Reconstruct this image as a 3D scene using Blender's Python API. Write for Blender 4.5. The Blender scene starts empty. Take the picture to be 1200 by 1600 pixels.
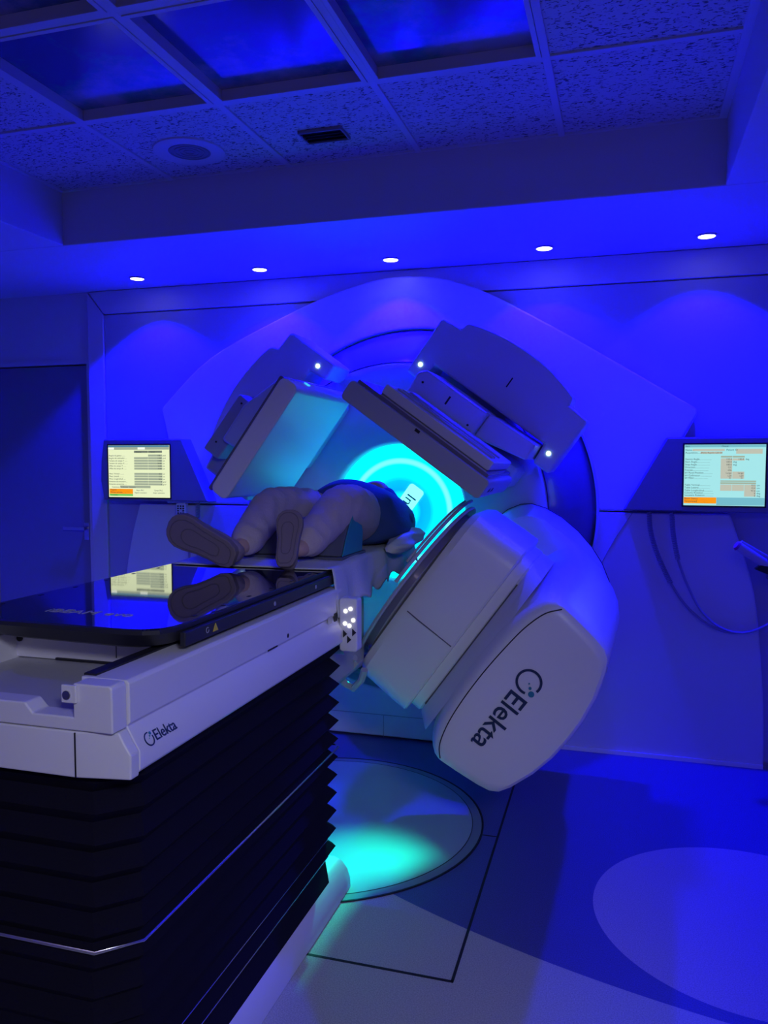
import bpy, bmesh, math, random
from mathutils import Vector, Matrix
random.seed(7)
PI = math.pi
R = math.radians
sc = bpy.context.scene
COL = sc.collection

# ------------------------------------------------------------------ camera, world, lights, exposure
cam_d = bpy.data.cameras.new('camera'); cam = bpy.data.objects.new('camera', cam_d); COL.objects.link(cam)
cam_d.sensor_fit = 'HORIZONTAL'; cam_d.sensor_width = 36.0; cam_d.lens = 37.8; cam_d.clip_start = .05
cam.location = (0, 0, 1.5); cam.rotation_euler = (R(90 - 3.64), 0, R(16.75))
sc.camera = cam
sc.view_settings.view_transform = 'Standard'; sc.view_settings.look = 'None'
sc.view_settings.exposure = 0.0; sc.view_settings.gamma = 1.0; sc.view_settings.use_curve_mapping = False
w = bpy.data.worlds.new('world'); sc.world = w; w.use_nodes = True
w.node_tree.nodes['Background'].inputs[0].default_value = (0.02, 0.02, 0.05, 1)
w.node_tree.nodes['Background'].inputs[1].default_value = 0.2

SPOT_POS = [(-2.675, 4.04), (-1.916, 4.04), (-1.18, 4.04), (-.404, 4.04), (.331, 4.04)]
BLUE = (0.0022, 0.0, 1.0)
ISO = (-1.11, 3.13, 1.24)
ZS, ZC = 2.53, 2.78           # soffit and coffer ceiling heights

def light(name, kind, loc, energy, color, rot=(0, 0, 0), **kw):
    d = bpy.data.lights.new(name, kind); d.energy = energy; d.color = color
    for k, v in kw.items(): setattr(d, k, v)
    o = bpy.data.objects.new(name, d); COL.objects.link(o); o.location = loc; o.rotation_euler = rot
    return o
def aim(o, target):
    o.rotation_euler = (Vector(target) - Vector(o.location)).to_track_quat('-Z', 'Y').to_euler()

for i, (x, y) in enumerate(SPOT_POS):
    light('downlight_beam', 'SPOT', (x, y, ZS - .012), 255, BLUE, spot_size=R(106), spot_blend=.22, shadow_soft_size=.03)
# blue lamps in the soffit along the right side and behind the camera
for x, y, e in [(1.15, 2.7, 26), (-2.9, 1.6, 24)]:
    light('room_downlight_beam', 'SPOT', (x, y, ZS - .012), e, BLUE, spot_size=R(120), spot_blend=.15, shadow_soft_size=.03)
# unseen neutral fill lights added behind the camera
o = light('rear_fill_spot', 'SPOT', (.9, -.8, 2.42), 150, (.68, .72, 1.0), spot_size=R(54), spot_blend=1.0, shadow_soft_size=.25)
aim(o, (-1.0, 1.9, .55))
light('rear_fill_area', 'AREA', (.2, -1.2, 2.48), 8.5, (.84, .66, 1.0), shape='RECTANGLE', size=1.2, size_y=.6)
# cyan spot added by the drum centre to make the glow on the floor
o = light('floor_glow_spot', 'SPOT', (-1.03, 3.9, 1.12), 300, (0.0, 1.0, .66), spot_size=R(31), spot_blend=1.0, shadow_soft_size=.06)
aim(o, (-.90, 2.50, 0))

# ------------------------------------------------------------------ helpers
def mat(name, base, rough=.5, metal=0.0, spec=.5, coat=0.0, emis=None, estr=0.0, noise=None, bump=None):
    m = bpy.data.materials.new(name); m.use_nodes = True
    nt = m.node_tree; b = nt.nodes['Principled BSDF']
    b.inputs['Base Color'].default_value = (*base, 1)
    b.inputs['Roughness'].default_value = rough; b.inputs['Metallic'].default_value = metal
    b.inputs['Specular IOR Level'].default_value = spec
    if coat: b.inputs['Coat Weight'].default_value = coat; b.inputs['Coat Roughness'].default_value = .03
    if emis: b.inputs['Emission Color'].default_value = (*emis, 1); b.inputs['Emission Strength'].default_value = estr
    tc = nt.nodes.new('ShaderNodeTexCoord')
    if noise:
        sc_, amt = noise
        n = nt.nodes.new('ShaderNodeTexNoise'); n.inputs['Scale'].default_value = sc_; n.inputs['Detail'].default_value = 4
        nt.links.new(tc.outputs['Object'], n.inputs['Vector'])
        mx = nt.nodes.new('ShaderNodeMix'); mx.data_type = 'RGBA'
        mx.inputs[6].default_value = (*[c * (1 - amt) for c in base], 1); mx.inputs[7].default_value = (*[min(1, c * (1 + amt)) for c in base], 1)
        nt.links.new(n.outputs['Fac'], mx.inputs[0]); nt.links.new(mx.outputs[2], b.inputs['Base Color'])
    if bump:
        sc_, st = bump
        n = nt.nodes.new('ShaderNodeTexNoise'); n.inputs['Scale'].default_value = sc_; n.inputs['Detail'].default_value = 3
        nt.links.new(tc.outputs['Object'], n.inputs['Vector'])
        bp = nt.nodes.new('ShaderNodeBump'); bp.inputs['Strength'].default_value = st; bp.inputs['Distance'].default_value = .005
        nt.links.new(n.outputs['Fac'], bp.inputs['Height']); nt.links.new(bp.outputs[0], b.inputs['Normal'])
    return m

M = {}
M['wall'] = mat('wall_paint', (.62, .62, .66), .55, bump=(120, .1))
M['panel'] = mat('wall_panel_laminate', (.42, .44, .6), .4)
M['cover'] = mat('cover_plastic', (.72, .73, .76), .38)
M['machine'] = mat('machine_plastic', (.74, .74, .76), .35, noise=(3, .02))
M['machine_d'] = mat('machine_plastic_grey', (.40, .41, .45), .4)
M['drumface'] = mat('drum_face_plastic', (.62, .66, .72), .35)
M['drumside'] = mat('drum_side_gloss', (.16, .15, .19), .2, spec=.6, coat=.3)
M['strip'] = mat('floor_edge_strip', (.9, .9, .9), .35)
M['seamline'] = mat('seam_line', (.10, .10, .13), .6)
M['pod'] = mat('pod_plastic', (.22, .22, .27), .4)
M['door'] = mat('door_laminate', (.23, .24, .30), .45, noise=(1.5, .05))
M['metal'] = mat('brushed_metal', (.6, .6, .62), .3, metal=1.0)
M['dark'] = mat('dark_gap', (.012, .012, .02), .6)
M['navy'] = mat('navy_print', (.01, .03, .09), .5)
M['teal'] = mat('teal_print', (.02, .22, .30), .5)
M['blacktop'] = mat('carbon_tabletop', (.010, .010, .014), .035, spec=.75, coat=1.0)
M['blackside'] = mat('tabletop_side', (.02, .02, .03), .45)
M['bellows'] = mat('bellows_fabric', (.007, .006, .018), .9, spec=.15, bump=(300, .25))
M['white'] = mat('couch_white', (.74, .73, .77), .38, noise=(6, .02))
M['tray'] = mat('tray_grey', (.5, .5, .53), .45)
M['silver'] = mat('silver_strip', (.75, .75, .78), .25, metal=1.0)
M['skirt'] = mat('couch_skirting', (.68, .67, .72), .5)
M['tile_w'] = mat('grid_white', (.62, .62, .66), .5)
M['lamp'] = mat('lamp_glow', (.9, .9, 1), .5, emis=(.85, .85, 1.0), estr=6)
M['led'] = mat('led_glow', (.8, 1, .95), .5, emis=(.62, 1.0, .85), estr=2.2)
M['ledblue'] = mat('led_blue_glow', (.2, .6, 1), .5, emis=(.05, .55, 1.0), estr=1.0)
M['btn'] = mat('button_glow', (1, 1, 1), .5, emis=(1.0, .95, .85), estr=2.0)
M['speaker'] = mat('speaker_grille', (.25, .25, .3), .6)
M['foam'] = mat('foam_vinyl', (.10, .11, .16), .5)
M['foamteal'] = mat('foam_teal_vinyl', (.03, .26, .33), .45)
M['sheet'] = mat('sheet_cloth', (.60, .62, .66), .85, bump=(90, .3))
M['trouser'] = mat('trouser_cloth', (.50, .42, .42), .9, bump=(60, .5))
M['shirt'] = mat('shirt_cloth', (.03, .07, .22), .9, bump=(60, .4))
M['skin'] = mat('skin', (.50, .33, .27), .55)
M['hair'] = mat('hair', (.05, .04, .035), .7, bump=(80, .8))
M['shoe'] = mat('shoe_upper', (.34, .27, .31), .8, bump=(80, .4))
M['sole'] = mat('shoe_sole', (.20, .16, .20), .8)
M['soled'] = mat('shoe_sole_groove', (.13, .11, .14), .8)
M['cable'] = mat('cable_rubber', (.34, .34, .42), .4)
M['tube'] = mat('tube_plastic', (.55, .52, .58), .4)
M['tubecap'] = mat('tube_cap', (.35, .05, .22), .5)
M['disc'] = mat('turntable_plate', (.36, .40, .44), .34, noise=(2.5, .12))
M['discrim'] = mat('turntable_rim', (.22, .25, .30), .35)
M['warn'] = mat('warning_yellow', (.7, .55, .05), .5)

def obj(name, bm, m=None, parent=None, smooth=35, bevel=0, seg=2, subsurf=0):
    me = bpy.data.meshes.new(name)
    bmesh.ops.recalc_face_normals(bm, faces=bm.faces[:])
    bm.to_mesh(me); bm.free()
    if m: me.materials.append(m)
    if smooth:
        me.shade_smooth(); me.set_sharp_from_angle(angle=R(smooth))
    o = bpy.data.objects.new(name, me); COL.objects.link(o)
    if parent: o.parent = parent
    if bevel:
        b = o.modifiers.new('bevel', 'BEVEL'); b.width = bevel; b.segments = seg; b.limit_method = 'ANGLE'; b.angle_limit = R(35); b.harden_normals = True
    if subsurf:
        s = o.modifiers.new('sub', 'SUBSURF'); s.levels = subsurf; s.render_levels = subsurf
    return o
def tag(o, label=None, cat=None, group=None, kind=None):
    if label: o['label'] = label
    if cat: o['category'] = cat
    if group: o['group'] = group
    if kind: o['kind'] = kind
    return o
def thing(name, label, cat, loc=(0, 0, 0), rot=(0, 0, 0), group=None):
    o = bpy.data.objects.new(name, None); COL.objects.link(o); o.empty_display_size = .1
    o.location = loc; o.rotation_euler = rot
    return tag(o, label, cat, group)
def struct(o): o['kind'] = 'structure'; return o

def B(): return bmesh.new()
def box(bm, x0, x1, y0, y1, z0, z1):
    vs = [bm.verts.new(p) for p in [(x0, y0, z0), (x1, y0, z0), (x1, y1, z0), (x0, y1, z0), (x0, y0, z1), (x1, y0, z1), (x1, y1, z1), (x0, y1, z1)]]
    for f in [(0, 3, 2, 1), (4, 5, 6, 7), (0, 1, 5, 4), (1, 2, 6, 5), (2, 3, 7, 6), (3, 0, 4, 7)]: bm.faces.new([vs[i] for i in f])
    return bm
def bx(*a): return box(B(), *a)
def loft(bm, rings, cap=True, close=True):
    R_ = [[bm.verts.new(p) for p in r] for r in rings]
    n = len(R_[0])
    for a, b in zip(R_[:-1], R_[1:]):
        for i in range(n if close else n - 1):
            j = (i + 1) % n
            bm.faces.new((a[i], a[j], b[j], b[i]))
    if cap:
        bm.faces.new(R_[0][::-1]); bm.faces.new(R_[-1])
    return bm
def prism_y(bm, pts, y0, y1):      # pts (x, z)
    return loft(bm, [[(x, y0, z) for x, z in pts], [(x, y1, z) for x, z in pts]])
def prism_z(bm, pts, z0, z1):
    return loft(bm, [[(x, y, z0) for x, y in pts], [(x, y, z1) for x, y in pts]])
def prism_x(bm, pts, x0, x1):      # pts (y, z)
    return loft(bm, [[(x0, y, z) for y, z in pts], [(x1, y, z) for y, z in pts]])
def cyl(bm, c, r, axis, h, n=32, r2=None):   # centred at c, axis 'x','y','z'
    r2 = r if r2 is None else r2
    rings = []
    for k, rr in ((-.5, r), (.5, r2)):
        ring = []
        for i in range(n):
            a = 2 * PI * i / n; u, v = rr * math.cos(a), rr * math.sin(a)
            p = {'x': (k * h, u, v), 'y': (u, k * h, v), 'z': (u, v, k * h)}[axis]
            ring.append(tuple(c[j] + p[j] for j in range(3)))
        rings.append(ring)
    return loft(bm, rings)
def tube(bm, pts, r, n=8, closed=False):
    pts = [Vector(p) for p in pts]; m = len(pts); rings = []; up = None
    for i, p in enumerate(pts):
        a = pts[(i - 1) % m] if (closed or i > 0) else p
        b = pts[(i + 1) % m] if (closed or i < m - 1) else p
        t = (b - a).normalized()
        if up is None:
            up = t.orthogonal().normalized()
        up = (up - t * up.dot(t)).normalized(); s = t.cross(up)
        rr = r[i] if isinstance(r, (list, tuple)) else r
        rings.append([tuple(p + (up * math.cos(2 * PI * k / n) + s * math.sin(2 * PI * k / n)) * rr) for k in range(n)])
    if closed: rings.append(rings[0]); return loft(bm, rings, cap=False)
    return loft(bm, rings)
def lathe_y(bm, prof, n=96, c=(0, 0)):     # prof: (r, y)
    rings = [[(c[0] + r * math.cos(2 * PI * k / n), y, c[1] + r * math.sin(2 * PI * k / n)) for k in range(n)] for r, y in prof]
    return loft(bm, rings, cap=False)
def arc(cx, cz, r, a0, a1, n):
    return [(cx + r * math.cos(R(a0 + (a1 - a0) * i / n)), cz + r * math.sin(R(a0 + (a1 - a0) * i / n))) for i in range(n + 1)]
def rrect(x0, x1, y0, y1, r, n=5):
    p = []
    for cx, cy, a in ((x1 - r, y1 - r, 0), (x0 + r, y1 - r, 90), (x0 + r, y0 + r, 180), (x1 - r, y0 + r, 270)):
        p += arc(cx, cy, r, a, a + 90, n)
    return p
def cr(pts, n=8):                            # catmull-rom through points
    P = [Vector(p) for p in pts]; out = []
    for i in range(len(P) - 1):
        a, b, c, d = P[max(i - 1, 0)], P[i], P[i + 1], P[min(i + 2, len(P) - 1)]
        for k in range(n):
            t = k / n
            out.append(.5 * ((2 * b) + (c - a) * t + (2 * a - 5 * b + 4 * c - d) * t * t + (3 * b - a - 3 * c + d) * t ** 3))
    out.append(P[-1]); return out
def text_bm(s, size, extrude=.0008, align='LEFT', off=0.0):
    cu = bpy.data.curves.new('t', 'FONT'); cu.body = s; cu.size = size; cu.extrude = extrude; cu.offset = off * size; cu.align_x = align; cu.resolution_u = 3
    o = bpy.data.objects.new('t', cu); COL.objects.link(o)
    bpy.context.view_layer.update()
    me = bpy.data.meshes.new_from_object(o.evaluated_get(bpy.context.evaluated_depsgraph_get()))
    bm = B(); bm.from_mesh(me)
    bpy.data.objects.remove(o); bpy.data.curves.remove(cu); bpy.data.meshes.remove(me)
    return bm
def xform(bm, mtx): bmesh.ops.transform(bm, matrix=mtx, verts=bm.verts[:]); return bm
FACE_NEG_Y = Matrix.Rotation(R(90), 4, 'X')                 # text upright, read from -y
FACE_POS_X = Matrix.Rotation(R(90), 4, 'Z') @ Matrix.Rotation(R(90), 4, 'X')
def ring_arc(bm, c, r, w_, a0, a1, t=.001, n=40):           # flat arc band in XY plane
    return loft(bm, [[(c[0] + rr * math.cos(R(a0 + (a1 - a0) * k / n)), c[1] + rr * math.sin(R(a0 + (a1 - a0) * k / n)), z) for rr, z in ((r - w_ / 2, 0), (r + w_ / 2, 0), (r + w_ / 2, t), (r - w_ / 2, t))] for k in range(n + 1)])
def logo(name, size, mtx, parent):
    """circle with a gap and three dots, then the word; flat in XY with the circle centre at the origin"""
    bm = B(); r = size * .72
    ring_arc(bm, (0, 0), r * .92, size * .14, 75, 360 + 18)
    t = text_bm('Elekta', size * 1.62, .0006, off=.008)
    xform(t, Matrix.Translation((r * 1.16, -size * .50, .0006)))
    me = bpy.data.meshes.new('t'); t.to_mesh(me); t.free(); bm.from_mesh(me); bpy.data.meshes.remove(me)
    o = obj(name, xform(bm, mtx), M['navy'], parent, smooth=0)
    b2 = B()
    for d, rr in ((.94, .17), (.48, .085), (.12, .045)):
        cyl(b2, (r * d * math.cos(R(47)), r * d * math.sin(R(47)), .0006), size * rr, 'z', .0014, 16)
    obj('logo_dots', xform(b2, mtx), M['teal'], o, smooth=0)
    return o

# ------------------------------------------------------------------ room shell
def floor_material():
    m = bpy.data.materials.new('floor_linoleum'); m.use_nodes = True; nt = m.node_tree; b = nt.nodes['Principled BSDF']
    N = nt.nodes.new; L = nt.links.new
    tc = N('ShaderNodeTexCoord'); sp = N('ShaderNodeSeparateXYZ'); L(tc.outputs['Object'], sp.inputs[0])
    def circle(cx, cy, r):
        c = N('ShaderNodeCombineXYZ'); L(sp.outputs[0], c.inputs[0]); L(sp.outputs[1], c.inputs[1])
        d = N('ShaderNodeVectorMath'); d.operation = 'DISTANCE'; L(c.outputs[0], d.inputs[0]); d.inputs[1].default_value = (cx, cy, 0)
        lt = N('ShaderNodeMath'); lt.operation = 'LESS_THAN'; L(d.outputs['Value'], lt.inputs[0]); lt.inputs[1].default_value = r
        return lt.outputs[0]
    def mix(fac, a, bcol):
        mx = N('ShaderNodeMix'); mx.data_type = 'RGBA'; L(fac, mx.inputs[0])
        if isinstance(a, tuple): mx.inputs[6].default_value = (*a, 1)
        else: L(a, mx.inputs[6])
        if isinstance(bcol, tuple): mx.inputs[7].default_value = (*bcol, 1)
        else: L(bcol, mx.inputs[7])
        return mx.outputs[2]
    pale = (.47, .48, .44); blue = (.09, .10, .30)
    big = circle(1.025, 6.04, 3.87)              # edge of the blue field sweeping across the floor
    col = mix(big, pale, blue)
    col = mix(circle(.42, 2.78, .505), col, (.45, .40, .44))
    n = N('ShaderNodeTexNoise'); n.inputs['Scale'].default_value = 260; n.inputs['Detail'].default_value = 2; L(tc.outputs['Object'], n.inputs['Vector'])
    rp = N('ShaderNodeMapRange'); L(n.outputs['Fac'], rp.inputs[0]); rp.inputs[1].default_value = .3; rp.inputs[2].default_value = .7; rp.inputs[3].default_value = .74; rp.inputs[4].default_value = 1.2
    vm = N('ShaderNodeVectorMath'); vm.operation = 'SCALE'; L(col, vm.inputs[0]); L(rp.outputs[0], vm.inputs['Scale'])
    L(vm.outputs[0], b.inputs['Base Color']); b.inputs['Roughness'].default_value = .42; b.inputs['Specular IOR Level'].default_value = .35
    return m
X0, X1, Y0, Y1 = -4.2, 1.9, -2.2, 4.3
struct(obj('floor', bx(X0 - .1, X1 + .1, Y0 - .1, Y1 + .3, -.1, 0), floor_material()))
# back wall: door bay on the left, main bay on the right
bm = B()
box(bm, X0 - .1, -3.95, Y1, Y1 + .12, 0, 3.0)
box(bm, -3.95, -3.21, Y1, Y1 + .12, 2.10, 3.0)
box(bm, -3.21, X1 + .1, Y1, Y1 + .12, 0, 3.0)
struct(obj('wall_back', bm, M['wall']))
struct(obj('wall_left', bx(X0 - .1, X0, Y0, Y1, 0, 3.0), M['wall']))
struct(obj('wall_right', bx(X1, X1 + .1, Y0, Y1, 0, 3.0), M['wall']))
struct(obj('wall_rear', bx(X0, X1, Y0 - .1, Y0, 0, 3.0), M['wall']))
# blue laminate bay and its mitred frame
struct(obj('trim_1', bx(-3.07, X1, 4.285, 4.2995, 0.0, 2.385), M['panel']))
fr = B()
prism_y(fr, [(-3.185, 0), (-3.075, 0), (-3.075, 2.387), (-3.185, ZS - .004)], 4.272, 4.2992)
struct(obj('trim_2', fr, M['wall'], bevel=.004))
fr = B()
prism_y(fr, [(-3.071, 2.392), (X1, 2.392), (X1, ZS - .002), (-3.178, ZS - .002)], 4.272, 4.2992)
struct(obj('trim_3', fr, M['wall'], bevel=.004))
struct(obj('trim_4', bx(.66, X1, 4.262, 4.284, .0, .018), M['silver']))
# soffit with the coffer opening
cx0, cx1, cy1, cy0 = -2.61, .335, 3.335, -.9
bm = B()
box(bm, X0, X1, cy1, Y1, ZS, ZC + .1); box(bm, X0, X1, Y0, cy0, ZS, ZC + .1)
box(bm, X0, cx0, cy0, cy1, ZS, ZC + .1); box(bm, cx1, X1, cy0, cy1, ZS, ZC + .1)
struct(obj('ceiling', bm, M['wall'], bevel=.006))

def tile_material():
    m = bpy.data.materials.new('acoustic_tile'); m.use_nodes = True; nt = m.node_tree; b = nt.nodes['Principled BSDF']
    N = nt.nodes.new; L = nt.links.new
    tc = N('ShaderNodeTexCoord'); mp = N('ShaderNodeMapping'); mp.inputs['Scale'].default_value = (62, 120, 62); L(tc.outputs['Object'], mp.inputs[0])
    n0 = N('ShaderNodeTexNoise'); n0.inputs['Scale'].default_value = 1.0; n0.inputs['Detail'].default_value = 1.5; n0.inputs['Distortion'].default_value = .8; L(mp.outputs[0], n0.inputs['Vector'])
    r = N('ShaderNodeMapRange'); L(n0.outputs['Fac'], r.inputs[0]); r.inputs[1].default_value = .37; r.inputs[2].default_value = .43
    mx = N('ShaderNodeMix'); mx.data_type = 'RGBA'; L(r.outputs[0], mx.inputs[0]); mx.inputs[6].default_value = (.16, .16, .18, 1); mx.inputs[7].default_value = (.62, .62, .64, 1)
    L(mx.outputs[2], b.inputs['Base Color']); b.inputs['Roughness'].default_value = .9
    bp = N('ShaderNodeBump'); bp.inputs['Strength'].default_value = .5; bp.inputs['Distance'].default_value = .004; L(r.outputs[0], bp.inputs['Height']); L(bp.outputs[0], b.inputs['Normal'])
    return m
TILE = tile_material()
gx = [cx0, -2.01, -1.43, -.85, -.27, cx1]
gy = [cy1, 2.69, 2.07, 1.45, .83, .21, -.41, cy0]
SKY = [(1, 1), (2, 1), (3, 1), (1, 2), (2, 2)]        # (column, row) with a picture panel
bm = B()
for i in range(5):
    for j in range(7):
        if (i, j) in SKY: continue
        box(bm, gx[i], gx[i + 1], gy[j + 1], gy[j], ZC + .004, ZC + .03)
box(bm, cx0, cx1, cy0, cy1, ZC + .095, ZC + .11)
struct(obj('ceiling', bm, TILE))
bm = B()
for x in gx[1:-1]: box(bm, x - .013, x + .013, cy0, cy1, ZC - .004, ZC + .02)
for y in gy[1:-1]: box(bm, cx0, cx1, y - .013, y + .013, ZC - .0035, ZC + .0195)
box(bm, cx0, cx0 + .02, cy0, cy1, ZC - .004, ZC + .02); box(bm, cx1 - .03, cx1, cy0, cy1, ZC - .004, ZC + .02); box(bm, cx0, cx1, cy1 - .018, cy1, ZC - .0035, ZC + .02)
struct(obj('trim_5', bm, M['tile_w'], bevel=.002))

def sky_material(seed, green=0.0):
    m = bpy.data.materials.new('sky_picture'); m.use_nodes = True; nt = m.node_tree; b = nt.nodes['Principled BSDF']
    N = nt.nodes.new; L = nt.links.new
    tc = N('ShaderNodeTexCoord'); n = N('ShaderNodeTexNoise'); n.noise_dimensions = '4D'; n.inputs['W'].default_value = seed; n.inputs['Scale'].default_value = 4.2; n.inputs['Detail'].default_value = 9; n.inputs['Roughness'].default_value = .62
    L(tc.outputs['Object'], n.inputs['Vector'])
    sp = N('ShaderNodeSeparateXYZ'); L(tc.outputs['Object'], sp.inputs[0])
    g = N('ShaderNodeMapRange'); L(sp.outputs[1], g.inputs[0]); g.inputs[1].default_value = -.25; g.inputs[2].default_value = .28; g.inputs[3].default_value = -.14; g.inputs[4].default_value = .16
    a = N('ShaderNodeMath'); a.operation = 'ADD'; L(n.outputs['Fac'], a.inputs[0]); L(g.outputs[0], a.inputs[1])
    r = N('ShaderNodeValToRGB'); L(a.outputs[0], r.inputs[0])
    e = r.color_ramp.elements; e[0].position = .48; e[0].color = (.07, .09, .26, 1); e[1].position = .74; e[1].color = (.34, .32, .42, 1)
    k = e.new(.57); k.color = (.05 , .12 + .10 * green, .26, 1)
    L(r.outputs[0], b.inputs['Base Color']); b.inputs['Roughness'].default_value = .16; b.inputs['Specular IOR Level'].default_value = .7
    return m
names = ['left one of the row next to the ceiling speaker', 'middle one of the row next to the small vent', 'rightmost, beside the plain tiles',
         'cut off at the top left corner of the photo', 'only a sliver at the top edge of the photo']
for k, (i, j) in enumerate(SKY):
    cx, cy = (gx[i] + gx[i + 1]) / 2, (gy[j] + gy[j + 1]) / 2; hx = (gx[i + 1] - gx[i]) / 2 - .014; hy = (gy[j] - gy[j + 1]) / 2 - .014
    t = thing('sky_ceiling_panel', 'dark blue cloudy sky picture panel set in the ceiling grid, ' + names[k], 'ceiling panel', (cx, cy, ZC), group='sky picture panels in the ceiling')
    bm = B()
    box(bm, -hx, -hx + .012, -hy, hy, 0, .055); box(bm, hx - .012, hx, -hy, hy, 0, .055)
    box(bm, -hx + .012, hx - .012, -hy, -hy + .012, 0, .055); box(bm, -hx + .012, hx - .012, hy - .012, hy, 0, .055)
    obj('frame', bm, M['tile_w'], t)
    lip = B(); prism_z(lip, [(-hx, -hy), (hx, -hy), (hx, -hy + .016), (-hx, -hy + .016)], -.006, -.0005); prism_z(lip, [(-hx, hy - .016), (hx, hy - .016), (hx, hy), (-hx, hy)], -.006, -.0005)
    prism_z(lip, [(-hx, -hy + .016), (-hx + .016, -hy + .016), (-hx + .016, hy - .016), (-hx, hy - .016)], -.006, -.0005); prism_z(lip, [(hx - .016, -hy + .016), (hx, -hy + .016), (hx, hy - .016), (hx - .016, hy - .016)], -.006, -.0005)
    obj('lip', lip, M['tile_w'], t)
    obj('picture', bx(-hx + .012, hx - .012, -hy + .012, hy - .012, .035, .042), sky_material(k * 3.1, 1.0 if k in (0, 2) else .2), t)

for k, ((x, y), where) in enumerate(zip(SPOT_POS, ['leftmost, nearest the door', 'second from the left', 'middle one of the row, above the machine', 'second from the right', 'rightmost of the row'])):
    t = thing('recessed_downlight', 'small lit round blue-white downlight in the soffit, ' + where, 'ceiling light', (x, y, ZS), group='downlights in the soffit above the machine')
    bm = B(); rings = []
    for r, z in ((.046, .0), (.052, -.004), (.040, -.005), (.034, -.001)): rings.append([(r * math.cos(2 * PI * q / 32), r * math.sin(2 * PI * q / 32), z) for q in range(32)])
    loft(bm, rings, cap=False); obj('trim_ring', bm, M['tile_w'], t)
    obj('lamp', cyl(B(), (0, 0, -.003), .036, 'z', .003, 32), M['lamp'], t)

t = thing('ceiling_speaker', 'round ceiling loudspeaker with a grey grille in an acoustic tile', 'speaker', (-1.765, 3.06, ZC + .004))
bm = B(); rings = [[(r * math.cos(2 * PI * q / 48), r * math.sin(2 * PI * q / 48), z) for q in range(48)] for r, z in ((.148, .0), (.146, -.006), (.135, -.009), (.09, -.007), (.085, -.004))]
loft(bm, rings, cap=False); obj('bezel', bm, M['tile_w'], t)
bm = B(); cyl(bm, (0, 0, -.003), .088, 'z', .004, 40)
for r in (.02, .04, .06, .08):
    ring_arc(bm, (0, 0), r, .006, 0, 360, -.007, 40)
obj('grille', bm, M['speaker'], t)
t = thing('ceiling_vent', 'small dark rectangular vent opening in the ceiling tiles', 'vent', (-1.165, 3.055, ZC + .003))
bm = B(); box(bm, -.09, .09, -.056, -.05, -.012, 0); box(bm, -.09, .09, .05, .056, -.012, 0); box(bm, -.09, -.084, -.05, .05, -.012, 0); box(bm, .084, .09, -.05, .05, -.012, 0)
obj('frame', bm, M['speaker'], t)
obj('opening', bx(-.084, .084, -.05, .05, -.003, 0), M['dark'], t)
bm = B()
for k in range(4): prism_x(bm, [(-.04 + k * .025, -.010), (-.028 + k * .025, -.004), (-.027 + k * .025, -.005), (-.039 + k * .025, -.011)], -.084, .084)
obj('slat', bm, M['dark'], t)
tag(obj('ceiling_wire', cyl(B(), (-1.37, 3.36, 2.57), .0012, 'z', .075, 6), M['silver']), 'short thin vertical wire hanging at the ceiling recess edge', 'wire')

# door
d = struct(obj('door_1', bx(-3.94, -3.222, Y1 + .02, Y1 + .07, .006, 2.092), M['door'], bevel=.003))
struct(obj('trim_6', prism_y(B(), [(-3.212, 0), (-3.19, 0), (-3.19, 2.125), (-3.95, 2.125), (-3.95, 2.1), (-3.212, 2.1)], Y1 - .012, Y1 + .0), M['wall']))
h = B(); box(h, -3.275, -3.235, Y1 + .012, Y1 + .022, 1.00, 1.11)
cyl(h, (-3.255, Y1 - .005, 1.075), .012, 'y', .04, 16); box(h, -3.40, -3.243, Y1 - .032, Y1 - .018, 1.064, 1.086)
obj('door_handle', h, M['metal'], d, bevel=.003)

# floor seams of the pit cover
def seam(a, b, wd=.006, z=.0012):
    a, b = Vector((*a, 0)), Vector((*b, 0)); t_ = (b - a).normalized(); n_ = Vector((-t_.y, t_.x, 0)) * wd / 2
    return prism_z(B(), [tuple((a + n_)[:2]), tuple((b + n_)[:2]), tuple((b - n_)[:2]), tuple((a - n_)[:2])], .0002, z)
struct(obj('trim_7', seam((-.95, 2.197), (-.452, 2.197), .010), M['dark']))
struct(obj('trim_8', seam((-.456, 2.197), (-.481, 4.2), .009), M['dark']))
struct(obj('trim_9', seam((-.535, 3.13), (-.47, 3.13), .006), M['dark']))

# turntable plate in the floor
t = thing('floor_turntable', 'round grey metal turntable plate let into the floor beneath the machine', 'turntable', (-1.2, 3.1, 0))
bm = B(); cyl(bm, (0, 0, .002), .625, 'z', .004, 96); obj('plate', bm, M['disc'], t)
bm = B(); ring_arc(bm, (0, 0), .645, .036, 0, 360, .0035, 96); obj('rim', bm, M['discrim'], t)
bm = B(); ring_arc(bm, (0, 0), .668, .007, 0, 360, .0045, 96); ring_arc(bm, (0, 0), .626, .003, 0, 360, .0045, 96); obj('gap', bm, M['dark'], t)

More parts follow.
